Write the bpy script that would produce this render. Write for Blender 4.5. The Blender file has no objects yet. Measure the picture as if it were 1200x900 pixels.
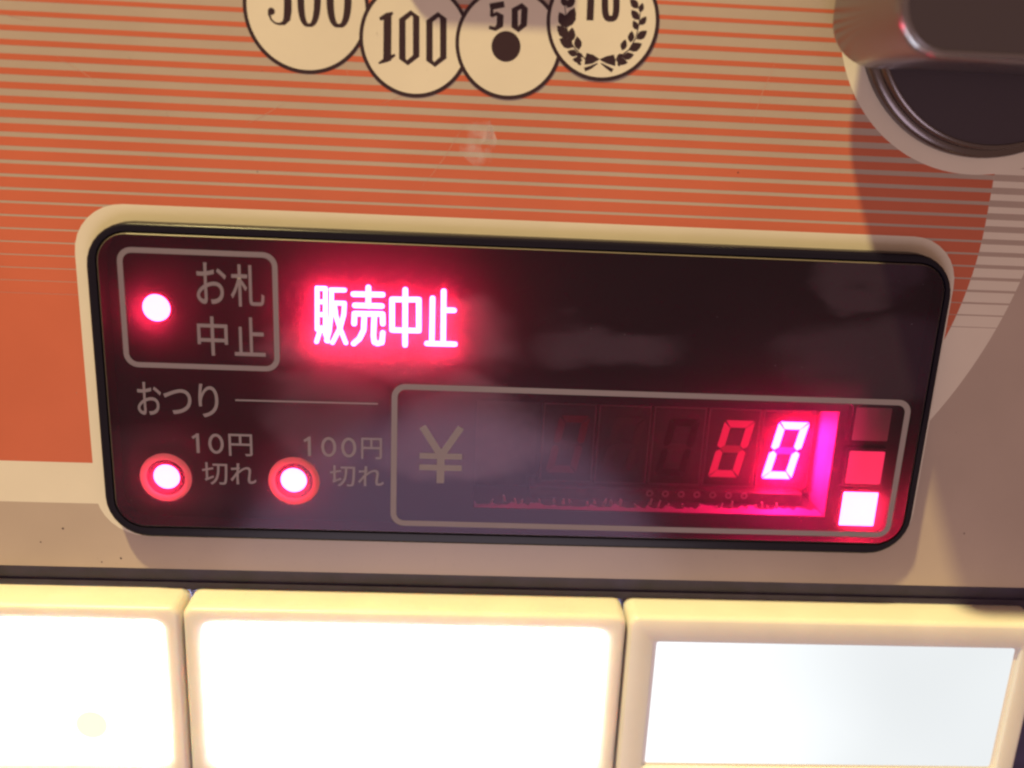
import bpy, bmesh, math, random
from mathutils import Matrix, Vector
random.seed(7)
sc = bpy.context.scene
col = sc.collection
MM = 0.001                      # every length below is in millimetres on the panel:
def W(x, y, h=0.0):             # x to the right, y up, h out of the panel towards the viewer
    return Vector((x, -h, y)) * MM

# ------------------------------------------------------------------ camera
cam_d = bpy.data.cameras.new('camera')
cam = bpy.data.objects.new('camera', cam_d); col.objects.link(cam); sc.camera = cam
right = Vector((0.99824801, -0.03850321, 0.04492675))
down = Vector((0.03231996, -0.28118105, -0.95911034))
fwd = Vector((0.04956138, 0.95888202, -0.27944400))
rot = Matrix((right, -down, -fwd)).transposed()
cam.matrix_world = Matrix.Translation(W(-6.859, 38.674, 132.704)) @ rot.to_4x4()
cam_d.sensor_fit = 'HORIZONTAL'; cam_d.sensor_width = 36.0; cam_d.lens = 33.215
cam_d.clip_start = 0.002; cam_d.clip_end = 20.0
cam_d.dof.use_dof = True; cam_d.dof.focus_distance = 0.1385; cam_d.dof.aperture_fstop = 14.0

# ------------------------------------------------------------------ light
world = bpy.data.worlds.new('World'); sc.world = world; world.use_nodes = True
bg = world.node_tree.nodes['Background']
bg.inputs['Color'].default_value = (1.0, 0.58, 0.42, 1); bg.inputs['Strength'].default_value = 0.315
ld = bpy.data.lights.new('ceiling_lamp', 'AREA'); ld.shape = 'DISK'; ld.size = 0.045
ld.energy = 16.5; ld.color = (1.0, 0.80, 0.33)
lamp = bpy.data.objects.new('ceiling_lamp', ld); col.objects.link(lamp)
lamp.location = W(-322, 926, 268)                     # high up on the left, close to the machine's front
ldir = (W(3, -2) - lamp.location).normalized()
lamp.rotation_euler = ldir.to_track_quat('-Z', 'Y').to_euler()
gd = bpy.data.lights.new('bounce_fill', 'AREA'); gd.shape = 'DISK'; gd.size = 0.22     # added soft fill for light bounced off the buttons; no lamp there
gd.energy = 0.27; gd.color = (1.0, 0.86, 0.98)
glow = bpy.data.objects.new('bounce_fill', gd); col.objects.link(glow)
glow.location = W(-10, -200, 260); glow.rotation_euler = (W(-5, -40) - glow.location).to_track_quat('-Z', 'Y').to_euler()
sc.view_settings.view_transform = 'Standard'; sc.view_settings.look = 'None'
sc.view_settings.exposure = 0.0; sc.view_settings.gamma = 1.0
sc.render.engine = 'CYCLES'
sc.cycles.use_denoising = True
sc.cycles.max_bounces = 8; sc.cycles.transparent_max_bounces = 12
sc.cycles.sample_clamp_indirect = 6.0
sc.cycles.pixel_filter_type = 'BLACKMAN_HARRIS'; sc.cycles.filter_width = 2.3

# ------------------------------------------------------------------ materials
def principled(name, color, rough=0.4, metal=0.0, spec=0.5, coat=0.0, sss=0.0, noise=0.0, nscale=120.0, bump=0.0, bscale=900.0):
    m = bpy.data.materials.new(name); m.use_nodes = True
    nt = m.node_tree; b = nt.nodes['Principled BSDF']
    b.inputs['Base Color'].default_value = (*color, 1); b.inputs['Roughness'].default_value = rough
    b.inputs['Metallic'].default_value = metal; b.inputs['Specular IOR Level'].default_value = spec
    if coat:
        b.inputs['Coat Weight'].default_value = coat; b.inputs['Coat Roughness'].default_value = 0.12
    if sss:
        b.inputs['Subsurface Weight'].default_value = sss
        b.inputs['Subsurface Radius'].default_value = (1.0, 0.75, 0.6); b.inputs['Subsurface Scale'].default_value = 0.004
    tc = nt.nodes.new('ShaderNodeTexCoord')
    if noise:
        n = nt.nodes.new('ShaderNodeTexNoise'); n.inputs['Scale'].default_value = nscale; n.inputs['Detail'].default_value = 6
        nt.links.new(tc.outputs['Object'], n.inputs['Vector'])
        r = nt.nodes.new('ShaderNodeMapRange'); r.inputs[1].default_value = 0.3; r.inputs[2].default_value = 0.7
        r.inputs[3].default_value = 1.0 - noise; r.inputs[4].default_value = 1.0 + noise * 0.5
        nt.links.new(n.outputs['Fac'], r.inputs[0])
        v = nt.nodes.new('ShaderNodeVectorMath'); v.operation = 'SCALE'; v.inputs[0].default_value = color
        nt.links.new(r.outputs[0], v.inputs['Scale']); nt.links.new(v.outputs[0], b.inputs['Base Color'])
        rr = nt.nodes.new('ShaderNodeMapRange'); rr.inputs[3].default_value = max(0.02, rough - 0.08); rr.inputs[4].default_value = rough + 0.1
        nt.links.new(n.outputs['Fac'], rr.inputs[0]); nt.links.new(rr.outputs[0], b.inputs['Roughness'])
    if bump:
        n2 = nt.nodes.new('ShaderNodeTexNoise'); n2.inputs['Scale'].default_value = bscale; n2.inputs['Detail'].default_value = 4
        nt.links.new(tc.outputs['Object'], n2.inputs['Vector'])
        bp = nt.nodes.new('ShaderNodeBump'); bp.inputs['Strength'].default_value = bump; bp.inputs['Distance'].default_value = 0.00005
        nt.links.new(n2.outputs['Fac'], bp.inputs['Height']); nt.links.new(bp.outputs[0], b.inputs['Normal'])
    return m
def emission(name, color, strength):
    m = bpy.data.materials.new(name); m.use_nodes = True; nt = m.node_tree
    nt.nodes.remove(nt.nodes['Principled BSDF'])
    e = nt.nodes.new('ShaderNodeEmission'); e.inputs['Color'].default_value = (*color, 1); e.inputs['Strength'].default_value = strength
    nt.links.new(e.outputs[0], nt.nodes['Material Output'].inputs['Surface'])
    return m
def film_material():
    m = bpy.data.materials.new('red_film'); m.use_nodes = True; nt = m.node_tree
    nt.nodes.remove(nt.nodes['Principled BSDF']); N = nt.nodes.new; L = nt.links.new
    t = N('ShaderNodeBsdfTransparent'); t.inputs['Color'].default_value = (1, 0.94, 0.95, 1)
    tr = N('ShaderNodeBsdfTranslucent'); tr.inputs['Color'].default_value = (1, 0.3, 0.5, 1)
    mx = N('ShaderNodeMixShader'); mx.inputs[0].default_value = 0.10
    L(t.outputs[0], mx.inputs[1]); L(tr.outputs[0], mx.inputs[2]); L(mx.outputs[0], nt.nodes['Material Output'].inputs['Surface'])
    return m
def pane_material():
    m = bpy.data.materials.new('smoked_acrylic'); m.use_nodes = True; nt = m.node_tree
    nt.nodes.remove(nt.nodes['Principled BSDF']); N = nt.nodes.new; L = nt.links.new
    t = N('ShaderNodeBsdfTransparent'); t.inputs['Color'].default_value = (0.62, 0.46, 0.48, 1)
    tr = N('ShaderNodeBsdfTranslucent'); tr.inputs['Color'].default_value = (1, 0.9, 0.92, 1)
    g = N('ShaderNodeBsdfGlossy'); g.inputs['Roughness'].default_value = 0.12; g.inputs['Color'].default_value = (0.74, 0.60, 0.86, 1)
    fr = N('ShaderNodeFresnel'); fr.inputs['IOR'].default_value = 1.49
    # the hand's reflection painted on as soft blotches, over a faint dust haze
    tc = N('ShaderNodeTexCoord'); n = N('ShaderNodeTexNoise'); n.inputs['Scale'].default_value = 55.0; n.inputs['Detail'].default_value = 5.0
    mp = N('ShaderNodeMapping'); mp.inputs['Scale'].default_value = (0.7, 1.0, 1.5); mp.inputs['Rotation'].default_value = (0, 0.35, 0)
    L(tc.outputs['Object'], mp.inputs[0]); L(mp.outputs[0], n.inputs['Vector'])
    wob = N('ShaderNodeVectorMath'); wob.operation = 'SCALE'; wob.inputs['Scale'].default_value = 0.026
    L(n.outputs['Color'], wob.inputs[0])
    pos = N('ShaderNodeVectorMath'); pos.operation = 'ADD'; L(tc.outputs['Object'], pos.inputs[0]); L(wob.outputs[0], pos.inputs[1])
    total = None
    for (x, y, sx, sy, amt) in PAINTED_REFLECTIONS:
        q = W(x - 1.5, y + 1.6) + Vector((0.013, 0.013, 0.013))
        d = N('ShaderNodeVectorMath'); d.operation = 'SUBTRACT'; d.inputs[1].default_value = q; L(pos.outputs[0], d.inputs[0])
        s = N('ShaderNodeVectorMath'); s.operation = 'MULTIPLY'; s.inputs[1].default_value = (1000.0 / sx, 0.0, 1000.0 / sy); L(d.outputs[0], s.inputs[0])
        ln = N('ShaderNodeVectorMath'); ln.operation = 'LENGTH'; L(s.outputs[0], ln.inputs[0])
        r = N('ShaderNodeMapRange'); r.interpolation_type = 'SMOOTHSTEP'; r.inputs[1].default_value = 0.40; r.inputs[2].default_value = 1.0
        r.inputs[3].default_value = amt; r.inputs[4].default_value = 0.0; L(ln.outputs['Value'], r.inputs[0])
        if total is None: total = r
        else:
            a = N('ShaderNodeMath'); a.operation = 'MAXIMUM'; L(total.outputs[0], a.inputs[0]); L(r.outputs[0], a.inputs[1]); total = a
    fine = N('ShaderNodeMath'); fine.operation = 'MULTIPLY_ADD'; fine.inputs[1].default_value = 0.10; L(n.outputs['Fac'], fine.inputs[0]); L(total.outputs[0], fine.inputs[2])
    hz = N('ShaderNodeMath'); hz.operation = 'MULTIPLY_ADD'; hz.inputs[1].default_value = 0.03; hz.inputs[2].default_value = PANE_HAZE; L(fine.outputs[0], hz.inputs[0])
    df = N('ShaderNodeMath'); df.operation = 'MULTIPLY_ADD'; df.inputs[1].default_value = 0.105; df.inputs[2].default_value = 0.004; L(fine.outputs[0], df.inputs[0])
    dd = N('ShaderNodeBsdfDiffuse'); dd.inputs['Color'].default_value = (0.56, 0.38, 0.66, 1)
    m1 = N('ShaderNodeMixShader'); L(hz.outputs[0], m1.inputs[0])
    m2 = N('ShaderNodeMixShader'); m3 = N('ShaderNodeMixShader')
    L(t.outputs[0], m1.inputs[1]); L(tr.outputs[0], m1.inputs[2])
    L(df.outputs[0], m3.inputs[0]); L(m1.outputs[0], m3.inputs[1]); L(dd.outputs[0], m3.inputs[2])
    L(fr.outputs[0], m2.inputs[0]); L(m3.outputs[0], m2.inputs[1]); L(g.outputs[0], m2.inputs[2])
    L(m2.outputs[0], nt.nodes['Material Output'].inputs['Surface'])
    return m
def smear_material():  # pale uneven smear, fading out from its centre
    m = bpy.data.materials.new('pale_smear'); m.use_nodes = True; nt = m.node_tree
    nt.nodes.remove(nt.nodes['Principled BSDF']); N = nt.nodes.new; L = nt.links.new
    d = N('ShaderNodeBsdfDiffuse'); d.inputs['Color'].default_value = (0.85, 0.76, 0.80, 1); t = N('ShaderNodeBsdfTransparent')
    tc = N('ShaderNodeTexCoord'); n = N('ShaderNodeTexNoise'); n.inputs['Scale'].default_value = 330.0; n.inputs['Detail'].default_value = 5.0
    L(tc.outputs['Object'], n.inputs['Vector'])
    c = N('ShaderNodeVectorMath'); c.operation = 'DISTANCE'; c.inputs[1].default_value = W(-5.2, 33.9); L(tc.outputs['Object'], c.inputs[0])
    f = N('ShaderNodeMapRange'); f.inputs[1].default_value = 0.0003; f.inputs[2].default_value = 0.0042; f.inputs[3].default_value = 0.85; f.inputs[4].default_value = 0.0; L(c.outputs['Value'], f.inputs[0])
    r = N('ShaderNodeMapRange'); r.inputs[1].default_value = 0.42; r.inputs[2].default_value = 0.68; L(n.outputs['Fac'], r.inputs[0])
    k = N('ShaderNodeMath'); k.operation = 'MULTIPLY'; L(f.outputs[0], k.inputs[0]); L(r.outputs[0], k.inputs[1])
    mx = N('ShaderNodeMixShader'); L(k.outputs[0], mx.inputs[0]); L(t.outputs[0], mx.inputs[1]); L(d.outputs[0], mx.inputs[2]); L(mx.outputs[0], nt.nodes['Material Output'].inputs['Surface'])
    return m
def ring_material():
    m = bpy.data.materials.new('translucent_print'); m.use_nodes = True; nt = m.node_tree
    nt.nodes.remove(nt.nodes['Principled BSDF']); N = nt.nodes.new; L = nt.links.new
    d = N('ShaderNodeBsdfDiffuse'); d.inputs['Color'].default_value = (0.22, 0.15, 0.18, 1)
    tr = N('ShaderNodeBsdfTranslucent'); tr.inputs['Color'].default_value = (0.8, 0.7, 0.7, 1)
    mx = N('ShaderNodeMixShader'); mx.inputs[0].default_value = 0.35
    L(d.outputs[0], mx.inputs[1]); L(tr.outputs[0], mx.inputs[2]); L(mx.outputs[0], nt.nodes['Material Output'].inputs['Surface'])
    return m
def lit_pane_material(name, strength, warm_spot=None, uneven=0.0):
    """backlit diffuser: the lamp behind it is uneven across the sheet"""
    m = bpy.data.materials.new(name); m.use_nodes = True; nt = m.node_tree
    nt.nodes.remove(nt.nodes['Principled BSDF']); N = nt.nodes.new; L = nt.links.new
    e = N('ShaderNodeEmission'); e.inputs['Color'].default_value = (0.95, 0.985, 1.0, 1)
    tc = N('ShaderNodeTexCoord'); e.inputs['Strength'].default_value = strength
    if uneven:
        n = N('ShaderNodeTexNoise'); n.inputs['Scale'].default_value = 26.0; n.inputs['Detail'].default_value = 1.0
        L(tc.outputs['Object'], n.inputs['Vector'])
        r = N('ShaderNodeMapRange'); r.inputs[1].default_value = 0.35; r.inputs[2].default_value = 0.65
        r.inputs[3].default_value = strength * (1 - uneven); r.inputs[4].default_value = strength * (1 + uneven)
        L(n.outputs['Fac'], r.inputs[0])
        sx = N('ShaderNodeSeparateXYZ'); L(tc.outputs['Object'], sx.inputs[0])       # the tube sits nearer the left end
        gr = N('ShaderNodeMapRange'); gr.interpolation_type = 'SMOOTHSTEP'; gr.inputs[1].default_value = -0.030; gr.inputs[2].default_value = 0.012
        gr.inputs[3].default_value = 1.35; gr.inputs[4].default_value = 0.95; L(sx.outputs['X'], gr.inputs[0])
        ml = N('ShaderNodeMath'); ml.operation = 'MULTIPLY'; L(r.outputs[0], ml.inputs[0]); L(gr.outputs[0], ml.inputs[1]); L(ml.outputs[0], e.inputs['Strength'])
    if warm_spot:
        g = N('ShaderNodeVectorMath'); g.operation = 'DISTANCE'; g.inputs[1].default_value = warm_spot
        L(tc.outputs['Object'], g.inputs[0])
        r = N('ShaderNodeMapRange'); r.interpolation_type = 'SMOOTHSTEP'
        r.inputs[1].default_value = 0.0022; r.inputs[2].default_value = 0.0048; r.inputs[3].default_value = 1; r.inputs[4].default_value = 0
        L(g.outputs['Value'], r.inputs[0])
        mx = N('ShaderNodeMix'); mx.data_type = 'RGBA'; mx.inputs['A'].default_value = (0.95, 0.985, 1.0, 1); mx.inputs['B'].default_value = (0.95, 0.95, 0.80 / strength * 1.0, 1)
        L(r.outputs[0], mx.inputs['Factor']); L(mx.outputs['Result'], e.inputs['Color'])
    L(e.outputs[0], nt.nodes['Material Output'].inputs['Surface'])
    return m
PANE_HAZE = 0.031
PAINTED_REFLECTIONS = [(-20, 3, 21, 7.5, 1.0), (-6, -6, 17, 6.5, .9), (-12, 7, 16, 6, .9), (-29, -6, 11, 8, .7), (14, 7, 14, 5, .5), (54, 6, 14, 10, .38), (49, 17.5, 9, 3, .4), (-52, -18, 12, 10, .2)]  # blotches painted for the hand's reflection in the cover
RED = (1.0, 0.020, 0.085)
MAT = dict(
    silver=principled('silver_print', (0.50, 0.408, 0.352), 0.38, coat=0.25, noise=0.09, nscale=45.0, bump=0.3),
    cream=principled('cream_print', (0.80, 0.74, 0.64), 0.40, coat=0.25, noise=0.07, nscale=50.0, bump=0.25),
    red=principled('red_print', (0.62, 0.15, 0.080), 0.40, coat=0.25, noise=0.10, nscale=40.0, bump=0.25),
    ink=principled('dark_ink', (0.035, 0.014, 0.022), 0.45),
    black=principled('black_plastic', (0.009, 0.008, 0.018), 0.25, spec=0.25, bump=0.08),
    mask=principled('black_mask', (0.016, 0.010, 0.018), 0.7),
    edge=principled('acrylic_edge', (0.18, 0.15, 0.13), 0.3),
    print=principled('grey_print', (0.20, 0.165, 0.22), 0.6),
    pane=pane_material(), film=film_material(), ringprint=ring_material(), pale_smear=smear_material(), dust=principled('dust', (0.34, 0.29, 0.26), 0.8), hairline=principled('hairline', (0.62, 0.36, 0.28), 0.4),
    led=emission('led_bright', RED, 110.0), sign=emission('sign_bright', RED, 150.0),
    seg_on=emission('segment_lit', (1.0, 0.011, 0.14), 250.0), seg_mid=emission('segment_leak', (1.0, 0.02, 0.09), 1.35), seg_low=emission('segment_low', (1.0, 0.03, 0.08), 0.60),
    seg_core=emission('segment_core', (1.0, 0.02, 0.45), 3.5),
    seg_dim=emission('segment_faint', (1.0, 0.05, 0.07), 0.075), seg_faint=emission('segment_fainter', (1.0, 0.05, 0.07), 0.022),
    seg_off=principled('segment_off', (0.045, 0.018, 0.02), 0.4),
    tile_on=emission('tile_lit', RED, 110.0), tile_mid=emission('tile_leak', (1.0, 0.04, 0.14), 1.7),
    tile_off=principled('tile_off', (0.40, 0.33, 0.36), 0.5),
    well=principled('well_shaded', (0.14, 0.12, 0.13), 0.5), well_lit=principled('well_glow_tint', (0.75, 0.42, 0.72), 0.5), board=principled('circuit_board', (0.10, 0.06, 0.06), 0.5, noise=0.4, nscale=600),  # one well plastic: dark where shade falls, magenta where the red glow falls
    housing=principled('housing_grey', (0.16, 0.13, 0.13), 0.5), face=principled('housing_face', (0.03, 0.018, 0.02), 0.4, noise=0.3, nscale=500),
    ring_pad=principled('ring_pad', (0.30, 0.25, 0.24), 0.4), solder=principled('solder', (0.80, 0.76, 0.74), 0.35),
    button=principled('cream_plastic', (0.80, 0.765, 0.72), 0.34, sss=0.45, noise=0.05, bump=0.1),
    gap=principled('dark_plastic', (0.052, 0.043, 0.115), 0.45, noise=0.35, nscale=220, bump=0.5),
    gasket=principled('dark_rubber', (0.060, 0.050, 0.120), 0.6, noise=0.3, nscale=260, bump=0.5),
    metal=principled('satin_metal', (0.31, 0.30, 0.345), 0.27, metal=1.0, bump=0.1), rim=principled('dark_metal', (0.17, 0.15, 0.16), 0.24, metal=1.0, bump=0.1),
    darkened_metal=principled('metal_dark_reflection', (0.050, 0.038, 0.056), 0.30, bump=0.1),  # mirrored dark surroundings of these metal faces, put into the colour
    clear=principled('clear_edge', (0.85, 0.82, 0.78), 0.15),
    lit=lit_pane_material('button_light', 30.0), lit_cool=lit_pane_material('button_light_even', 0.93, uneven=0.06),
)
SIGN = {'sell_left': [[(-28.184, 13.118), (-28.259, 7.135)], [(-28.185, 13.057), (-27.027, 13.101)], [(-27.027, 13.101), (-27.087, 7.177)], [(-28.209, 11.134), (-27.047, 11.177)], [(-28.232, 9.277), (-27.065, 9.32)], [(-28.257, 7.344), (-27.085, 7.386)], [(-27.858, 6.94), (-28.364, 5.308)], [(-27.251, 6.962), (-26.74, 5.45)], [(-26.27, 12.926), (-24.35, 12.957)], [(-26.15, 12.93), (-26.26, 9.391), (-26.544, 6.883), (-26.942, 5.505)], [(-25.905, 11.055), (-24.358, 11.071)], [(-24.358, 11.071), (-24.447, 9.457), (-24.982, 7.462), (-26.092, 5.262)], [(-25.766, 10.854), (-25.576, 9.209), (-25.023, 7.461), (-24.182, 5.288)]], 'sell_right': [[(-20.985, 13.452), (-20.979, 10.785)], [(-23.09, 12.432), (-18.974, 12.505)], [(-22.892, 10.817), (-19.064, 10.856)], [(-22.997, 8.16), (-22.934, 9.617), (-18.955, 9.701), (-18.905, 8.308)], [(-21.541, 9.357), (-21.64, 7.269), (-22.228, 5.989), (-23.063, 5.222)], [(-20.127, 9.409), (-20.236, 6.481), (-20.11, 5.538), (-19.64, 5.343), (-19.03, 5.534), (-18.896, 6.949)]], 'middle': [[(-17.62, 11.878), (-13.827, 11.978), (-13.749, 7.449), (-17.578, 7.415), (-17.62, 11.878)], [(-15.764, 13.322), (-15.697, 5.272)]], 'stop': [[(-10.32, 13.323), (-10.218, 5.889)], [(-10.253, 10.602), (-8.789, 10.614)], [(-11.872, 12.237), (-11.859, 5.894)], [(-12.549, 5.595), (-8.528, 5.632)]]}
COIN_STROKES = {'500': [(0, [(-33.588, 49.416), (-33.877, 49.014), (-33.615, 48.374), (-33.139, 48.007), (-32.598, 47.907), (-32.006, 48.061), (-31.597, 48.61), (-31.457, 49.657), (-31.431, 50.901), (-31.484, 51.86), (-31.835, 52.458), (-32.413, 52.635), (-33.147, 52.394), (-33.52, 52.034)], [0.967, 0.343, 0.25, 0.25, 0.312, 0.561, 0.936, 1.029, 0.998, 0.78, 0.405, 0.25, 0.218, 0.187]), (0, [(-33.476, 52.036), (-33.379, 53.54), (-33.286, 54.899)], [0.25, 0.25, 0.25]), (0, [(-33.399, 55.029), (-32.357, 55.013), (-31.344, 54.997)], [0.936, 0.967, 0.936]), (1, [(-27.599, 51.776), (-27.623, 50.801), (-27.67, 50.13), (-27.74, 49.566), (-27.834, 49.089), (-27.951, 48.694), (-28.092, 48.382), (-28.257, 48.154), (-28.453, 48.011), (-28.738, 47.953), (-29.022, 47.984), (-29.214, 48.108), (-29.372, 48.32), (-29.504, 48.619), (-29.609, 49.003), (-29.689, 49.472), (-29.742, 50.029), (-29.769, 50.696), (-29.765, 51.67), (-29.735, 52.641), (-29.686, 53.304), (-29.614, 53.858), (-29.519, 54.324), (-29.402, 54.709), (-29.263, 55.013), (-29.1, 55.235), (-28.906, 55.373), (-28.626, 55.43), (-28.348, 55.401), (-28.158, 55.282), (-28.001, 55.076), (-27.871, 54.786), (-27.765, 54.412), (-27.684, 53.954), (-27.629, 53.406), (-27.599, 52.746)], [0.904, 0.898, 0.88, 0.85, 0.809, 0.756, 0.692, 0.617, 0.528, 0.405, 0.528, 0.617, 0.692, 0.756, 0.809, 0.85, 0.88, 0.898, 0.904, 0.898, 0.88, 0.85, 0.809, 0.756, 0.692, 0.617, 0.528, 0.405, 0.528, 0.617, 0.692, 0.756, 0.809, 0.85, 0.88, 0.898]), (1, [(-23.669, 51.901), (-23.686, 50.924), (-23.73, 50.252), (-23.799, 49.688), (-23.895, 49.21), (-24.017, 48.814), (-24.164, 48.501), (-24.339, 48.272), (-24.548, 48.129), (-24.852, 48.07), (-25.156, 48.1), (-25.363, 48.223), (-25.535, 48.435), (-25.678, 48.734), (-25.795, 49.118), (-25.885, 49.587), (-25.948, 50.144), (-25.982, 50.812), (-25.987, 51.787), (-25.965, 52.758), (-25.919, 53.422), (-25.847, 53.977), (-25.751, 54.444), (-25.629, 54.83), (-25.483, 55.135), (-25.311, 55.357), (-25.105, 55.496), (-24.806, 55.554), (-24.507, 55.526), (-24.303, 55.407), (-24.133, 55.202), (-23.991, 54.912), (-23.874, 54.538), (-23.783, 54.08), (-23.718, 53.532), (-23.68, 52.871)], [0.967, 0.96, 0.941, 0.909, 0.865, 0.809, 0.741, 0.661, 0.567, 0.437, 0.567, 0.661, 0.741, 0.809, 0.865, 0.909, 0.941, 0.96, 0.967, 0.96, 0.941, 0.909, 0.865, 0.809, 0.741, 0.661, 0.567, 0.437, 0.567, 0.661, 0.741, 0.809, 0.865, 0.909, 0.941, 0.96])], '100': [(0, [(-18.535, 49.711), (-18.545, 44.022)], [1.053, 1.053]), (0, [(-19.559, 49.138), (-18.59, 49.604), (-17.843, 50.005)], [0.409, 0.76, 0.292]), (0, [(-19.668, 43.648), (-18.547, 44.209), (-17.512, 44.819)], [0.234, 0.702, 0.292]), (1, [(-16.611, 49.228), (-15.454, 50.121), (-14.806, 49.629), (-14.727, 44.816), (-15.868, 43.878), (-16.551, 44.383)], [0.877, 0.643, 0.877, 0.877, 0.643, 0.877]), (1, [(-13.069, 49.189), (-11.916, 50.083), (-11.262, 49.591), (-11.144, 44.77), (-12.281, 43.831), (-12.97, 44.336)], [0.877, 0.643, 0.877, 0.877, 0.643, 0.877])], '50': [(0, [(-5.223, 51.349), (-4.28, 51.552), (-3.337, 51.754)], [0.819, 0.819, 0.76]), (0, [(-4.946, 51.415), (-4.953, 50.158)], [0.468, 0.409]), (0, [(-5.011, 50.208), (-4.296, 50.557), (-3.807, 50.266), (-3.817, 49.16), (-4.388, 48.657), (-5.239, 48.828)], [0.409, 0.526, 0.936, 0.936, 0.526, 0.468]), (1, [(-1.937, 51.143), (-0.982, 51.712), (-0.657, 51.362), (-0.672, 49.364), (-1.402, 48.694), (-1.841, 49.044)], [0.877, 0.643, 0.877, 0.877, 0.643, 0.877])], '10': [(0, [(7.934, 54.646), (8.034, 50.311)], [0.936, 0.936]), (0, [(7.083, 53.956), (7.669, 54.426), (8.289, 54.793)], [0.292, 0.702, 0.234]), (1, [(11.367, 52.733), (11.412, 52.051), (11.418, 51.689), (11.403, 51.407), (11.368, 51.179), (11.315, 50.996), (11.241, 50.853), (11.144, 50.75), (11.014, 50.685), (10.76, 50.653), (10.503, 50.66), (10.364, 50.713), (10.252, 50.806), (10.158, 50.94), (10.077, 51.117), (10.01, 51.34), (9.953, 51.618), (9.905, 51.977), (9.848, 52.659), (9.805, 53.338), (9.801, 53.697), (9.817, 53.976), (9.852, 54.201), (9.905, 54.382), (9.979, 54.522), (10.075, 54.623), (10.205, 54.688), (10.456, 54.719), (10.711, 54.713), (10.849, 54.662), (10.96, 54.57), (11.054, 54.438), (11.134, 54.264), (11.202, 54.044), (11.259, 53.769), (11.308, 53.412)], [0.877, 0.876, 0.872, 0.864, 0.855, 0.842, 0.827, 0.81, 0.789, 0.76, 0.789, 0.81, 0.827, 0.842, 0.855, 0.864, 0.872, 0.876, 0.877, 0.876, 0.872, 0.864, 0.855, 0.842, 0.827, 0.81, 0.789, 0.76, 0.789, 0.81, 0.827, 0.842, 0.855, 0.864, 0.872, 0.876])]}
LEAVES = [((4.706, 51.832), (4.174, 53.198)), ((4.865, 51.7), (5.9, 53.144)), ((4.97, 49.246), (3.92, 51.165)), ((5.015, 49.249), (5.909, 51.821)), ((5.32, 47.988), (3.719, 49.469)), ((5.625, 47.476), (5.764, 49.355)), ((6.072, 46.884), (4.115, 47.86)), ((6.808, 46.561), (6.438, 48.283)), ((6.738, 45.984), (5.271, 46.317)), ((7.394, 45.297), (6.017, 45.347)), ((7.441, 45.73), (6.349, 46.11)), ((7.279, 44.715), (6.646, 45.046)), ((14.334, 52.091), (13.139, 53.22)), ((14.601, 51.612), (14.833, 52.815)), ((14.526, 50.694), (13.4, 51.863)), ((14.687, 50.038), (15.503, 51.164)), ((14.48, 49.419), (13.746, 50.586)), ((14.391, 48.277), (15.729, 49.407)), ((13.62, 47.812), (13.697, 49.31)), ((13.466, 46.875), (15.199, 47.744)), ((12.589, 46.762), (12.933, 48.207)), ((12.702, 45.905), (14.229, 46.336)), ((11.89, 45.507), (13.473, 45.263)), ((11.868, 45.794), (12.902, 46.274)), ((12.409, 44.737), (12.13, 45.374))]
WREATH_STEMS = [(0, [(4.631, 51.829), (5.011, 49.319), (5.653, 47.506), (6.313, 46.681), (7.765, 45.458)], [0.125, 0.125, 0.14, 0.14, 0.156]), (0, [(14.618, 52.315), (14.578, 50.061), (14.264, 48.342), (13.466, 46.875), (11.737, 45.5)], [0.125, 0.125, 0.14, 0.14, 0.156])]
BOW = [[(9.668, 45.547), (8.793, 46.052), (7.864, 46.252), (7.688, 45.454), (7.691, 44.734), (8.718, 44.926), (9.452, 45.364)], [(9.668, 45.547), (10.629, 45.995), (11.531, 46.209), (11.814, 45.503), (11.825, 44.753), (10.701, 45.018), (9.882, 45.341)]]
BOW_TAILS = [(0, [(9.446, 45.018), (8.595, 44.487), (7.731, 44.129)], [0.125, 0.405, 0.53]), (0, [(9.873, 45.038), (10.735, 44.557), (11.501, 44.159)], [0.125, 0.405, 0.53])]

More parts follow.
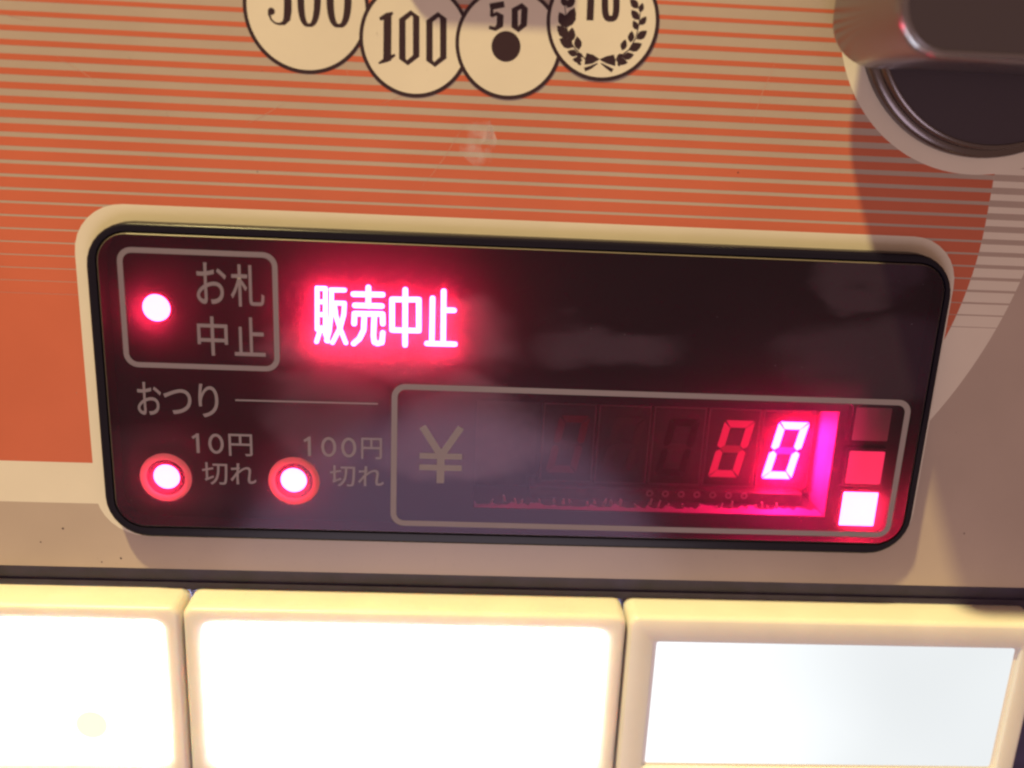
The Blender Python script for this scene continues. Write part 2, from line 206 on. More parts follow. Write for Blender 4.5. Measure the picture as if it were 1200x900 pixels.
# ------------------------------------------------------------------ mesh helpers
ORIGIN = {}
class MB:
    def __init__(s): s.v = []; s.f = []
    def poly(s, pts, h):
        b = len(s.v); s.v += [(x, y, h) for x, y in pts]; s.f.append(tuple(range(b, b + len(pts)))); return s
    def loop(s, pts, h):
        b = len(s.v); s.v += [(x, y, h) for x, y in pts]; return list(range(b, b + len(pts)))
    def bridge(s, a, b):
        n = len(a)
        for i in range(n): s.f.append((a[i], a[(i + 1) % n], b[(i + 1) % n], b[i]))
    def loft(s, rings, cap=False, back=False):          # rings: list of (pts, h)
        ls = [s.loop(p, h) for p, h in rings]
        for a, b in zip(ls, ls[1:]): s.bridge(a, b)
        if cap: s.f.append(tuple(ls[-1]))
        if back: s.f.append(tuple(reversed(ls[0])))
        return s
    def ring(s, outer, inner, h): return s.loft([(outer, h), (inner, h)])
    def slab(s, pts, h0, h1): return s.loft([(pts, h0), (pts, h1)], cap=True)
    def box(s, x0, x1, y0, y1, h0, h1): return s.loft([([(x0, y0), (x1, y0), (x1, y1), (x0, y1)], h0), ([(x0, y0), (x1, y0), (x1, y1), (x0, y1)], h1)], cap=True, back=True)
    def ribbon(s, closed, pts, ws, h):
        n = len(pts); L = []; R = []
        for i in range(n):
            if closed: a, b = pts[i - 1], pts[(i + 1) % n]
            else: a, b = pts[max(0, i - 1)], pts[min(n - 1, i + 1)]
            dx, dy = b[0] - a[0], b[1] - a[1]; l = math.hypot(dx, dy) or 1
            nx, ny = -dy / l * ws[i] / 2, dx / l * ws[i] / 2
            L.append((pts[i][0] + nx, pts[i][1] + ny)); R.append((pts[i][0] - nx, pts[i][1] - ny))
        if closed: s.ring(L, R, h)
        else:
            a = s.loop(L, h); b = s.loop(R, h)
            for i in range(n - 1): s.f.append((a[i], b[i], b[i + 1], a[i + 1]))
        return s
    def capsule(s, a, b, r, h, n=8):
        t = math.atan2(b[1] - a[1], b[0] - a[0]); p = []
        for i in range(n + 1): q = t - math.pi / 2 + math.pi * i / n; p.append((b[0] + r * math.cos(q), b[1] + r * math.sin(q)))
        for i in range(n + 1): q = t + math.pi / 2 + math.pi * i / n; p.append((a[0] + r * math.cos(q), a[1] + r * math.sin(q)))
        return s.poly(p, h)
    def build(s, name, mat, parent=None, smooth=False, origin=None):
        o0 = origin if origin is not None else (ORIGIN.get(parent.name, (0, 0, 0)) if parent else (0, 0, 0))
        me = bpy.data.meshes.new(name)
        me.from_pydata([tuple(W(x, y, h) - W(*o0)) for x, y, h in s.v], [], s.f)
        bm = bmesh.new(); bm.from_mesh(me)
        bmesh.ops.recalc_face_normals(bm, faces=bm.faces)
        flat = all(abs(v[2] - s.v[0][2]) < 0.2 for v in s.v)
        if flat:                                            # sheets face the viewer
            for f in bm.faces:
                if f.normal.y > 0: f.normal_flip()
        bm.to_mesh(me); bm.free()
        if smooth:
            for p in me.polygons: p.use_smooth = True
            me.set_sharp_from_angle(angle=math.radians(38))
        me.materials.append(MAT[mat] if isinstance(mat, str) else mat)
        o = bpy.data.objects.new(name, me); col.objects.link(o)
        if parent:
            o.parent = parent
        else:
            o.location = W(*o0)
        ORIGIN[o.name] = o0
        return o
def tag(o, label, cat=None, group=None, kind=None):
    o['label'] = label
    if cat: o['category'] = cat
    if group: o['group'] = group
    if kind: o['kind'] = kind
    return o
def thing(name, origin, label, cat, group=None):
    o = bpy.data.objects.new(name, None); col.objects.link(o); o.empty_display_size = 0.01
    o.location = W(*origin); ORIGIN[o.name] = origin
    return tag(o, label, cat, group)
def rrect(x0, x1, y0, y1, r, n=8):
    p = []
    for cx, cy, a in ((x1 - r, y1 - r, 0), (x0 + r, y1 - r, 90), (x0 + r, y0 + r, 180), (x1 - r, y0 + r, 270)):
        for i in range(n + 1):
            t = math.radians(a + 90 * i / n); p.append((cx + r * math.cos(t), cy + r * math.sin(t)))
    return p
def circle(cx, cy, r, n=64):
    return [(cx + r * math.cos(2 * math.pi * i / n), cy + r * math.sin(2 * math.pi * i / n)) for i in range(n)]
def sheet_with_hole(name, mat, outer, holes, h, parent=None, lip=None):
    """flat plate with cut-outs; lip adds the turned-in edge along the outline"""
    bm = bmesh.new(); es = []
    o0 = ORIGIN.get(parent.name, (0, 0, 0)) if parent else (0, 0, 0)
    for lp in [outer] + holes:
        vs = [bm.verts.new(W(x, y, h) - W(*o0)) for x, y in lp]
        es += [bm.edges.new((vs[i], vs[(i + 1) % len(vs)])) for i in range(len(vs))]
    bmesh.ops.triangle_fill(bm, use_beauty=True, use_dissolve=False, edges=es)
    for f in bm.faces:
        if f.normal.y > 0: f.normal_flip()
    if lip:
        for lp in [outer] + holes:
            a = [bm.verts.new(W(x, y, h) - W(*o0)) for x, y in lp]; b = [bm.verts.new(W(x, y, h - lip) - W(*o0)) for x, y in lp]
            for i in range(len(lp)): bm.faces.new((a[i], a[(i + 1) % len(lp)], b[(i + 1) % len(lp)], b[i]))
    me = bpy.data.meshes.new(name); bm.to_mesh(me); bm.free(); me.materials.append(MAT[mat])
    o = bpy.data.objects.new(name, me); col.objects.link(o)
    if parent: o.parent = parent
    ORIGIN[o.name] = o0
    return o
def lettering(text, x0, x1, y0, y1, h, parent, mat='print', bold=0.0, label=None, name='lettering'):
    c = bpy.data.curves.new('text', 'FONT'); c.body = text; c.offset = bold
    t = bpy.data.objects.new('text', c); col.objects.link(t)
    dg = bpy.context.evaluated_depsgraph_get(); dg.update()
    me = bpy.data.meshes.new_from_object(t.evaluated_get(dg))
    bpy.data.objects.remove(t); bpy.data.curves.remove(c)
    xs = [v.co.x for v in me.vertices]; ys = [v.co.y for v in me.vertices]
    ax, bx, ay, by = min(xs), max(xs), min(ys), max(ys)
    o0 = ORIGIN[parent.name]
    for v in me.vertices:
        v.co = W(x0 + (v.co.x - ax) / (bx - ax) * (x1 - x0), y0 + (v.co.y - ay) / (by - ay) * (y1 - y0), h) - W(*o0)
    me.materials.clear(); me.materials.append(MAT[mat]); me.name = name
    o = bpy.data.objects.new(name, me); col.objects.link(o); o.parent = parent; ORIGIN[o.name] = o0
    if label: o['label'] = label
    return o

# ------------------------------------------------------------------ the panel of the machine
BZ = (-59.1, 62.1, -24.9, 21.6)                       # outline of the display bezel
panel = sheet_with_hole('front_panel', 'silver', [(-190, -31.2), (220, -31.2), (220, 135), (-190, 135)],
                        [rrect(BZ[0] + .6, BZ[1] - .6, BZ[2] + .6, BZ[3] - .6, 5.6)], 0.0, lip=1.4)
tag(panel, 'silver printed machine front with red stripes behind the display', kind='structure')
# cream print: lower band and the round ring to the right of the display
CA = (7.2, 34.6, 67.9); RA = (14.3, 26.3, 52.0)
def arc_x(c, y): return c[0] + math.sqrt(max(0, c[2] ** 2 - (y - c[1]) ** 2))
def shape_right(c, y): return arc_x(c, y) if y < c[1] else c[0] + c[2]
def banded(c, y0, y1, n): return [(shape_right(c, y0 + (y1 - y0) * i / n), y0 + (y1 - y0) * i / n) for i in range(n + 1)]
XL, XR = -59.4, 61.6                                   # prints stop under the display bezel
MB().poly([(-190, -20.7), (XL, -20.7), (XL, -14.2), (-190, -14.2)], 0.005).build('cream_band', 'cream', panel)
b = MB()
ys = [-14.2 + 94.2 * i / 60 for i in range(61)]
L = b.loop([(max(XR, shape_right(RA, y) + 0.01), y) for y in ys], 0.005); R = b.loop([(max(XR, shape_right(CA, y)), y) for y in ys], 0.005)
for i in range(60):
    if b.v[R[i + 1]][0] > XR: b.f.append((L[i], R[i], R[i + 1], L[i + 1]))
b.build('cream_ring', 'cream', panel)
# stripes: pitch 1.79 mm, silver gaps that thin out downwards
GW = [1.08, 1.04, 1.00, 0.95, 0.90, 0.82, 0.74, 0.66, 0.58, 0.50, 0.43, 0.37, 0.32, 0.275, 0.235, 0.195, 0.155, 0.12, 0.085, 0.05]
def gap(i): return GW[i] if i >= 0 else min(1.42, 1.08 - 0.05 * i)
def gy(i): return 44.96 - 1.79 * i
for i in range(-19, 20):
    top = gy(i) - gap(i) / 2
    bot = gy(i + 1) + gap(i + 1) / 2 if i < 19 else -14.2
    n = 4 if i < 19 else 24
    b = MB(); name = 'red_stripe' if i < 19 else 'red_field'
    if bot > 21.2:
        b.poly([(-190, bot)] + banded(RA, bot, top, n) + [(-190, top)], 0.009)
    else:
        b.poly([(-190, bot), (XL, bot), (XL, top), (-190, top)], 0.009)
        edge = [(x, y) for x, y in banded(RA, bot, top, n) if x > XR + .05]
        if len(edge) > 1: b.poly([(XR, edge[0][1])] + edge + [(XR, edge[-1][1])], 0.009)
    b.build(name, 'red', panel)
for i in range(-8, 20):                                # the same gaps carried on across the cream ring
    w = min(0.9, gap(i) * 2.3)
    y0, y1 = gy(i) - w / 2, gy(i) + w / 2
    MB().poly([(shape_right(RA, y0) + .02, y0), (shape_right(CA, y0) - .01, y0), (shape_right(CA, y1) - .01, y1), (shape_right(RA, y1) + .02, y1)], 0.010).build('silver_stripe', 'silver', panel)
border = MB().loft([(rrect(-61.3, 63.3, -25.75, 23.8, 7.0), 0.014), (rrect(BZ[0] + .3, BZ[1] - .3, BZ[2] + .3, BZ[3] - .3, 5.8), 0.014)]).build('display_border', 'cream', panel)
MB().ring(circle(63, 54.4, 21.7, 96), circle(63, 54.0, 18.6, 96), 0.016).build('lever_border', 'cream', panel)
for x, y, r in ((-58.3, -29.6, .22), (-66.5, -24.9, .18), (-61.2, -30.3, .15), (-70, -27.2, .12), (30, 31.6, .12), (-36, 28.9, .1), (72, -22, .13)):
    MB().poly([(x + r * random.uniform(.6, 1.2) * math.cos(k), y + r * random.uniform(.6, 1.2) * math.sin(k)) for k in (0, .9, 1.8, 2.7, 3.6, 4.5, 5.4)], 0.018).build('dirt_speck', 'ink', panel)
for pts, al in (([(-9.2, 36.5), (-4.6, 36.9), (-3.6, 34.5), (-4.4, 31.2), (-6.2, 30.6), (-8.6, 32.5)], .5), ([(-5.0, 36.2), (-4.1, 36.3), (-4.3, 33.0), (-5.2, 32.9)], .9)):
    MB().poly(pts, 0.0175).build('pale_smear', 'pale_smear', panel)
rng = random.Random(11)
b = MB()                                               # dust and small flecks
for k in range(170):
    x, y = rng.uniform(-85, 92), rng.choice((rng.uniform(24.5, 58), rng.uniform(-31, -26), rng.uniform(-31, -26)))
    if x < -62 or x > 66: y = rng.uniform(-31, 58)
    r = rng.uniform(.025, .085)
    b.poly([(x + r * rng.uniform(.5, 1.3) * math.cos(a), y + r * rng.uniform(.5, 1.3) * math.sin(a)) for a in (0, 1.05, 2.1, 3.15, 4.2, 5.25)], 0.11)
tag(b.build('dust', 'dust', panel), 'fine dust flecks on the printed front', kind='stuff')
for k in range(9):                                     # hairline scratches
    x, y, a, l = rng.uniform(-70, 40), rng.uniform(26, 50), rng.uniform(-.7, .7) + (1.5 if k % 3 == 0 else 0), rng.uniform(4, 16)
    pts = [(x + l * t * math.cos(a) + .25 * math.sin(5 * t + k), y + l * t * math.sin(a) + .2 * math.cos(4 * t)) for t in (0, .25, .5, .75, 1)]
    MB().ribbon(False, pts, [.01, .05, .07, .045, .01], 0.0172).build('scratch', 'hairline', panel)
# printed coins
COINS = [('500', -29.08, 50.04, 8.17), ('100', -14.92, 46.83, 7.31), ('50', -2.54, 46.91, 7.07), ('10', 9.78, 50.23, 7.49)]
for k, (num, cx, cy, r) in enumerate(COINS):
    h = 0.020 + 0.016 * k
    e = MB().poly(circle(cx, cy, r - .1, 96), h).build('coin_emblem', 'cream', panel)
    e['label'] = 'round printed coin reading ' + num
    MB().ring(circle(cx, cy, r, 96), circle(cx, cy, r - .50, 96), h + .004).build('outline', 'ink', e)
    b = MB()
    for j, (closed, pts, ws) in enumerate(COIN_STROKES[num]): b.ribbon(closed, pts, ws, h + .004 + .0004 * j)
    if num == '500': b.poly(circle(*COIN_STROKES['500'][0][1][0], .46, 20), h + .0065)
    b.build('numeral', 'ink', e)
    if num == '50': MB().poly(circle(-2.89, 46.55, 1.93, 48), h + .004).build('centre_hole', 'ink', e)
    if num == '10':
        b = MB()
        for j, (p, q) in enumerate(LEAVES):
            dx, dy = q[0] - p[0], q[1] - p[1]; l = math.hypot(dx, dy); nx, ny = -dy / l, dx / l; w = min(.74, l * .30)
            b.poly([(p[0] + dx * t + nx * w * s, p[1] + dy * t + ny * w * s) for t, s in ((0, 0), (.25, .8), (.5, 1), (.78, .62), (1, 0), (.78, -.62), (.5, -1), (.25, -.8))], h + .004 + .0002 * j)
        for j, (c_, pts, ws) in enumerate(WREATH_STEMS): b.ribbon(c_, pts, ws, h + .0095 + .0004 * j)
        b.build('wreath', 'ink', e)
        b = MB()
        for j, p in enumerate(BOW): b.poly(p, h + .004 + .0004 * j)
        for j, (c_, pts, ws) in enumerate(BOW_TAILS): b.ribbon(c_, pts, ws, h + .006 + .0004 * j)
        b.build('bow', 'ink', e)

# ------------------------------------------------------------------ recess and plate behind the buttons
plate = MB().poly([(-190, -31.3), (220, -31.3), (220, -150), (-190, -150)], -1.4).build('button_recess', 'gap')
tag(plate, 'dark recessed strip and backing behind the lit buttons', kind='structure')
MB().box(-190, 220, -35.2, -34.0, -1.35, -1.0).build('ledge', 'gasket', plate)

# ------------------------------------------------------------------ display unit
disp = thing('display_unit', (1.5, -1.6, 0), 'black framed display with glowing red message and price digits', 'display')
def bz(i, r): return rrect(BZ[0] + i, BZ[1] - i, BZ[2] + i, BZ[3] - i, r)
PN = (-57.6, 60.95, -23.15, 20.2)
def pn(i, r): return rrect(PN[0] + i, PN[1] - i, PN[2] + i, PN[3] - i, r)
MB().loft([(bz(0, 6.2), -1.2), (bz(0, 6.2), 1.8), (bz(.06, 6.15), 2.02), (bz(.2, 6.0), 2.17), (bz(.45, 5.7), 2.24), (pn(-.25, 4.4), 2.2), (pn(-.08, 4.3), 1.75), (pn(-.04, 4.3), -1.0)]).build('bezel', 'black', disp, smooth=True)
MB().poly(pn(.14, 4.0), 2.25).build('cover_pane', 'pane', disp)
MB().loft([(pn(0, 4.2), 1.5), (pn(0.02, 4.2), 2.12), (pn(.14, 4.0), 2.25)]).build('pane_edge', 'edge', disp)
MB().loft([(pn(.2, 3.9), -1.0), (pn(.2, 3.9), 2.2)]).build('edge_baffle', 'mask', disp)  # added blind, keeps red light off the pane edge
WN = (-5.0, 49.9, -20.3, -3.0)
wn = [(WN[0], WN[2]), (WN[1], WN[2]), (WN[1], WN[3]), (WN[0], WN[3])]
sheet_with_hole('mask', 'mask', bz(.2, 5.5), [wn], -1.0, disp)
MB().loft([(wn, -1.0), (wn, -10.5)]).build('well', 'well', disp)
MB().loft([([(49.85, -20.25), (49.85, -3.05), (49.7, -3.05), (49.7, -20.25)], -1.02), ([(49.85, -20.25), (49.85, -3.05), (49.7, -3.05), (49.7, -20.25)], -10.4)], cap=True).build('end_wall_glow', 'well_lit', disp)
b = MB(); n = 110
xs = [-4.9 + 54.4 * i / n for i in range(n + 1)]
fr_ = b.loop([(x, -20.12) for x in xs], -1.02); bk = [len(b.v) + i for i in range(n + 1)]
b.v += [(x, -20.12, -2.2 - 1.6 * random.random() ** 2 - (.8 if x > 30 else 0)) for x in xs]
for i in range(n): b.f.append((fr_[i], fr_[i + 1], bk[i + 1], bk[i]))
b.build('lit_strip', 'well_lit', disp)  # bright lit edge of the well, painted as a pale ragged strip
MB().poly([(WN[0] - .2, WN[2] - .2), (WN[1] + .2, WN[2] - .2), (WN[1] + .2, WN[3] + .2), (WN[0] - .2, WN[3] + .2)], -10.45).build('circuit_board', 'board', disp)
# indicator lamps
def lamp_dome(cx, cy, r, h, name, label):
    o = MB().loft([(circle(cx, cy, r, 32), -1.0), (circle(cx, cy, r, 32), h - r * .12), (circle(cx, cy, r * .95, 32), h - r * .05), (circle(cx, cy, r * .8, 32), h), ], cap=True).build(name, 'led', disp)
    MB().loft([(circle(cx, cy, r + .55, 32), -1.0), (circle(cx, cy, r + .5, 32), h), (circle(cx, cy, r + .03, 32), h), (circle(cx, cy, r + .03, 32), h - .5)]).build('light_baffle', 'mask', o)  # added black sleeve, blocks the lamp's sideways light
    o['label'] = label; return o
lamp_dome(-50.65, 9.5, 1.95, 0.2, 'indicator_lamp', 'glowing red lamp in the upper left box')
for cx, cy, ex in ((-50.32, -15.62, 'ten yen'), (-31.78, -15.62, 'hundred yen')):
    l = lamp_dome(cx, cy, 1.92, 1.2, 'indicator_lamp', 'glowing red lamp beside the %s lettering' % ex)
    rx, ry = cx + .27, cy + .35
    MB().ring(circle(rx, ry, 3.75, 48), circle(rx, ry, 2.75, 48), 2.256).build('lamp_ring', 'ringprint', l)
# glowing message
b = None
for key, strokes in SIGN.items():
    b = MB(); k = 0
    for st in strokes:
        for p, q in zip(st, st[1:]):
            b.capsule(p, q, .40 if key != 'sell_left' else .34, -0.3 + .003 * k); k += 1
    o = b.build('message_character', 'sign', disp)
    o['label'] = 'glowing red character of the message ' + {'sell_left': '販', 'sell_right': '売', 'middle': '中', 'stop': '止'}[key]
# printed frames and lettering on the pane
HP = 2.256
MB().ring(rrect(-54.85, -33.15, 1.35, 18.3, 2.0), rrect(-54.1, -33.9, 2.1, 17.55, 1.3), HP).build('printed_frame', 'print', disp)
MB().ring(rrect(-17.35, 59.0, -22.0, 0.15, 2.0), rrect(-16.5, 58.15, -21.15, -.70, 1.2), HP + .001).build('printed_frame', 'print', disp)
MB().poly([(-39.6, -3.2), (-19.3, -3.1), (-19.3, -2.85), (-39.6, -2.95)], HP).build('printed_line', 'print', disp)
for t, x0, x1, y0, y1 in (('お', -44.3, -40.2, 10.8, 16.6), ('札', -39.65, -35.05, 10.6, 16.5), ('中', -44.5, -40.3, 3.4, 9.05), ('止', -39.4, -35.1, 3.5, 9.1),
                          ('お', -53.4, -50.0, -5.7, -0.8), ('つ', -49.7, -45.8, -5.45, -1.7), ('り', -44.8, -42.0, -5.8, -0.8),
                          ('円', -40.8, -37.4, -11.6, -8.2), ('切れ', -44.8, -37.0, -16.2, -12.7),
                          ('円', -21.7, -18.7, -11.5, -8.2), ('切れ', -26.3, -18.4, -15.95, -12.6)):
    lettering(t, x0, x1, y0, y1, HP + .001, disp, bold=0.006, label='printed grey lettering reading ' + t)
for txt, x1, zs in (('10', -45.2, (-42.6,)), ('100', -29.2, (-26.4, -23.5))):
    b = MB(); b.ribbon(False, [(x1, -8.3), (x1, -11.3)], [.45, .45], HP + .001); b.ribbon(False, [(x1 - .75, -9.0), (x1 + .1, -8.45)], [.4, .4], HP + .0015)
    for j, zx in enumerate(zs):
        b.ribbon(True, [(zx + .88 * math.cos(t * math.pi / 16), -9.8 + 1.33 * math.sin(t * math.pi / 16)) for t in range(32)], [.42] * 32, HP + .001)
    b.build('lettering', 'print', disp)['label'] = 'printed grey lettering reading ' + txt
b = MB()                                                # the yen sign
b.ribbon(False, [(-12.85, -6.2), (-10.1, -10.6)], [1.05, 1.05], HP); b.ribbon(False, [(-7.25, -6.2), (-10.0, -10.6)], [1.05, 1.05], HP + .0005)
b.poly([(-10.62, -15.0), (-9.5, -15.0), (-9.5, -10.3), (-10.62, -10.3)], HP + .001)
b.poly([(-13.2, -11.2), (-6.95, -11.2), (-6.95, -10.3), (-13.2, -10.3)], HP + .0015); b.poly([(-13.2, -13.0), (-6.95, -13.0), (-6.95, -12.1), (-13.2, -12.1)], HP + .002)
b.build('lettering', 'print', disp)['label'] = 'printed grey yen sign'
# square tell-tales
for (y0, y1, m, lb) in ((-6.95, -1.75, 'tile_off', 'unlit'), (-13.95, -8.66, 'tile_mid', 'faintly glowing red'), (-20.9, -15.35, 'tile_on', 'brightly lit')):
    MB().slab(rrect(51.6, 57.05, y0, y1, .2, 3), -1.0, 0.5).build('indicator_tile', m, disp)
    o = [c for c in disp.children if c.name.startswith('indicator_tile')][-1]; o['label'] = lb + ' square tile at the right end'
    MB().loft([(rrect(51.1, 57.55, y0 - .5, y1 + .5, .4, 3), -1.0), (rrect(51.1, 57.55, y0 - .5, y1 + .5, .4, 3), .5), (rrect(51.58, 57.07, y0 - .02, y1 + .02, .2, 3), .5), (rrect(51.58, 57.07, y0 - .02, y1 + .02, .2, 3), .1)]).build('light_baffle', 'mask', o)  # added black sleeve, blocks the tile's sideways light
# seven segment digits, slanted
def segs(x0, y0):                                       # x0, y0: top left corner of the character
    Hh, Wd, t, g, sl = 9.65, 4.85, 1.16, 0.12, 0.185
    def S(pts): return [(x0 + px_ - (-py_) * 0 + (py_) * sl, y0 + py_) for px_, py_ in pts]
    m = Hh / 2; a = t / 2
    out = {}
    out['a'] = [(g + .10, 0), (Wd - g - .10, 0), (Wd - t - g * .2, -t), (t + g * .2, -t)]
    out['d'] = [(t + g * .2, -Hh + t), (Wd - t - g * .2, -Hh + t), (Wd - g - .1, -Hh), (g + .1, -Hh)]
    out['f'] = [(0, -g - .1), (t, -t - g), (t, -m + a + g * .4), (a, -m + g), (0, -m + a * .9)]
    out['b'] = [(Wd - t, -t - g), (Wd, -g - .1), (Wd, -m + a * .9), (Wd - a, -m + g), (Wd - t, -m + a + g * .4)]
    out['e'] = [(0, -m - a * .9), (a, -m - g), (t, -m - a - g * .4), (t, -Hh + t + g), (0, -Hh + g + .1)]
    out['c'] = [(Wd - t, -m - a - g * .4), (Wd - a, -m - g), (Wd, -m - a * .9), (Wd, -Hh + g + .1), (Wd - t, -Hh + t + g)]
    out['g'] = [(a + g, -m), (t + g, -m + a), (Wd - t - g, -m + a), (Wd - a - g, -m), (Wd - t - g, -m - a), (t + g, -m - a)]
    return {k: S(v) for k, v in out.items()}
DG = [('seg_on', 'seg_core', 'brightly lit zero'), ('seg_mid', 'seg_low', 'dimly glowing zero'), ('seg_faint', 'seg_off', 'unlit'), ('seg_off', 'seg_off', 'unlit'), ('seg_dim', 'seg_off', 'very faint zero')]
for k, (mo, mg, lb) in enumerate(DG):
    bx = 40.62 - 8.77 * k
    d = MB().loft([([(bx, -18.5), (bx + 8.45, -18.5), (bx + 8.45, -5.2), (bx, -5.2)], -10.4), ([(bx, -18.5), (bx + 8.45, -18.5), (bx + 8.45, -5.2), (bx, -5.2)], -8.2)], cap=True).build('digit', 'housing', disp)
    d['label'] = lb + ' seven segment digit'
    MB().poly([(bx + .28, -18.25), (bx + 8.17, -18.25), (bx + 8.17, -5.5), (bx + .28, -5.5)], -8.17).build('face', 'face', d)
    for s_, pts in segs(43.3 - 8.77 * k, -7.2).items():
        MB().slab(pts, -8.16, -8.05).build('segment', mg if s_ == 'g' else mo, d)
MB().poly([(4.6, -18.45), (49.6, -18.45), (49.6, -4.6), (4.6, -4.6)], -6.6).build('glow_film', 'film', disp)  # added film; scatters a red glow around the lit digit
# solder joints and pins along the bottom of the well
for i in range(38):
    x = -2.4 + 1.27 * i + random.uniform(-.3, .3)
    if i % 2 and random.random() < .45: continue
    if 3.6 < x < 4.4: continue
    hh = -3.6 + random.uniform(-.6, .6); w = random.uniform(.14, .26); y1 = -20.25 + random.uniform(.3, 1.1)
    tl = random.uniform(-.3, .3)
    b = MB(); q = [(x - w, -20.3), (x + w, -20.3), (x + w * .5 + tl, y1), (x - w * .5 + tl, y1)]
    b.loft([(q, hh - w), (q, hh + w)], cap=True, back=True); b.build('pin', 'solder', disp)
for i in range(7):
    cx, cy = 22.98 + 2.54 * i, -19.0
    MB().ring(circle(cx, cy, .58, 16), circle(cx, cy, .26, 16), -5.58).build('solder_ring', 'ring_pad', disp)
MB().box(3.8, 47.6, -20.28, -18.5, -10.4, -5.6).build('carrier_strip', 'board', disp)

# ------------------------------------------------------------------ lit buttons
def button(x0, x1, pane, rin, lit, label):
    y0, y1 = -67.2, -35.0; hf = 5.0
    t = thing('selection_button', ((x0 + x1) / 2, (y0 + y1) / 2, -1.4), label, 'button', 'lit buttons under the display')
    rings = [(rrect(x0, x1, y0, y1, 1.5), -1.3), (rrect(x0, x1, y0, y1, 1.5), hf - 1.0)]
    for i in range(1, 7):
        a = math.radians(90 * i / 6); d = 0.7 * (1 - math.cos(a))
        rings.append((rrect(x0 + d, x1 - d, y0 + d, y1 - d, max(.3, 1.5 - d * .6)), hf - 1.0 + 1.0 * math.sin(a)))
    px0, px1, py0, py1 = pane
    if rin > 1:                                         # soft rolled lip round the light
        for i in range(7):
            a = math.radians(90 * i / 6); d = 1.8 * (1 - math.sin(a))
            rings.append((rrect(px0 - d, px1 + d, py0 - d, py1 + d, rin + d * .6), hf - 1.1 * (1 - math.cos(a))))
        rings.append((rrect(px0, px1, py0, py1, rin), hf - 1.6))
    else: rings += [(rrect(px0 - .35, px1 + .35, py0 - .35, py1 + .35, rin + .3), hf), (rrect(px0 - .1, px1 + .1, py0 - .1, py1 + .1, rin + .1), hf - .12), (rrect(px0, px1, py0, py1, rin), hf - .4), (rrect(px0, px1, py0, py1, rin), hf - 1.5)]
    MB().loft(rings).build('frame', 'button', t, smooth=True)
    p = MB().poly(rrect(px0 - .1, px1 + .1, py0 - .1, py1 + .1, rin), hf - 1.0).build('lit_pane', lit, t)
    if rin < 1: MB().ring(rrect(px0 + .02, px1 - .02, py0 + .02, py1 - .02, rin), rrect(px0 + .55, px1 - .55, py0 + .5, py1 - .3, rin), hf - .75).build('pane_rim', 'clear', t)
    return t
tb = button(-114.5, -48.45, (-111.2, -51.5, -62.4, -38.0), 1.3, lit_pane_material('button_light_spot', 30.0, warm_spot=tuple(W(-63.2, -56.3, 4.0) - W((-114.5 - 48.45) / 2, -51.1, -1.4))), 'white lit button at the far left, cut off by the picture edge')
button(-48.0, 19.0, (-44.75, 15.75, -62.4, -38.05), 1.3, 'lit', 'white lit button in the middle, between two others')
button(19.45, 85.2, (23.55, 81.9, -62.2, -39.3), .45, 'lit_cool', 'dimmer lit button at the right with a crisp pane edge')

b = MB(); rng = random.Random(5)                       # specks caught on the cover and the frames
for k in range(60):
    x, y = rng.uniform(-56, 59), rng.uniform(-21.5, 19); r = rng.uniform(.02, .06)
    b.poly([(x + r * rng.uniform(.5, 1.4) * math.cos(a), y + r * rng.uniform(.5, 1.4) * math.sin(a)) for a in (0, 1.05, 2.1, 3.15, 4.2, 5.25)], HP + .004)
tag(b.build('dust', 'print', disp), 'fine dust on the dark cover', kind='stuff')
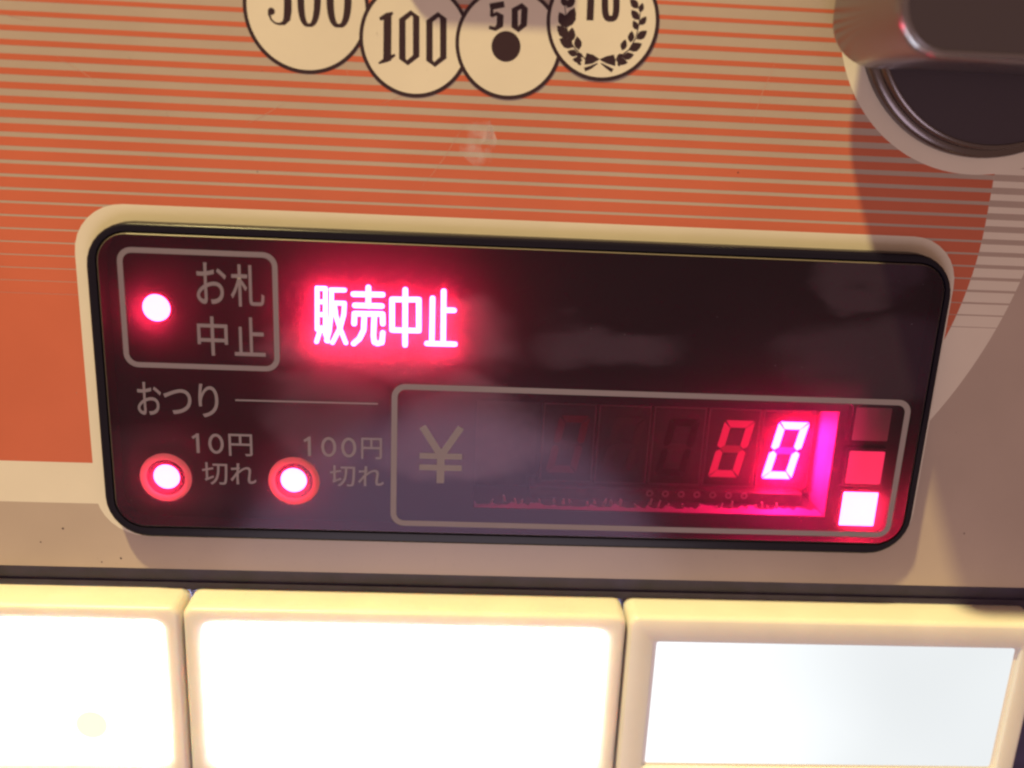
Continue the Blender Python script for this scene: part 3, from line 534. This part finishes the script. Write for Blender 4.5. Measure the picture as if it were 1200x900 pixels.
# ------------------------------------------------------------------ coin return lever
lv = thing('coin_return_lever', (63, 54, 0), 'dark metal knob on a round base in the upper right corner', 'lever')
C = (63, 54)
MB().loft([(circle(*C, 19.0, 96), -.2), (circle(*C, 19.0, 96), 1.0), (circle(*C, 18.8, 96), 1.5), (circle(*C, 18.4, 96), 1.75), (circle(*C, 17.9, 96), 1.85), (circle(*C, 17.7, 96), 2.9), (circle(*C, 17.5, 96), 3.1), (circle(*C, 17.2, 96), 3.15)]).build('base_rim', 'rim', lv, smooth=True)
MB().loft([(circle(*C, 17.25, 96), 3.0), (circle(*C, 16.4, 96), 3.05), (circle(*C, 12, 96), 3.5), (circle(*C, 6, 96), 3.8)], cap=True).build('base_disc', 'darkened_metal', lv, smooth=True)
def hd(i, r): return rrect(38.5 + i, 87.5 - i, 45.8 + i, 73 - i, r, 10)
MB().loft([(hd(4.0, 3.0), 3.4), (hd(2.2, 4.2), 3.5), (hd(.9, 5.2), 4.0), (hd(.25, 5.8), 4.8), (hd(0, 6.0), 6.0), (hd(.2, 5.9), 23.2), (hd(.3, 5.8), 24.0), (hd(.6, 5.5), 24.7), (hd(.95, 5.2), 25.0), (hd(1.1, 5.1), 25.0), (hd(1.2, 5.0), 24.8)]).build('handle', 'metal', lv, smooth=True)
MB().loft([(circle(*C, 7.5, 48), 3.2), (circle(*C, 7.2, 48), 4.2)], cap=True).build('neck', 'rim', lv, smooth=True)
MB().poly(hd(1.15, 5.0), 24.86).build('handle_face', 'darkened_metal', lv)

# ------------------------------------------------------------------ coin slot above the frame, whose shade falls on the printed coins
cs = thing('coin_slot', (-8, 73, 0), 'raised metal coin slot plate above the printed coins', 'coin slot')
def sl(i, r): return rrect(-19 + i, 3 - i, 58 + i, 88 - i, r)
o = sheet_with_hole('slot_plate', 'metal', sl(.5, 3.5), [rrect(-9.2, -6.8, 62, 84, 1.1)], 3.0, cs, lip=1.0)
MB().loft([(sl(0, 4.0), .1), (sl(0, 4.0), 2.5), (sl(.5, 3.5), 3.0)]).build('slot_edge', 'metal', cs, smooth=True)
MB().poly(rrect(-9.6, -6.4, 61.6, 84.4, 1.2), 2.0).build('slot_opening', 'mask', cs)
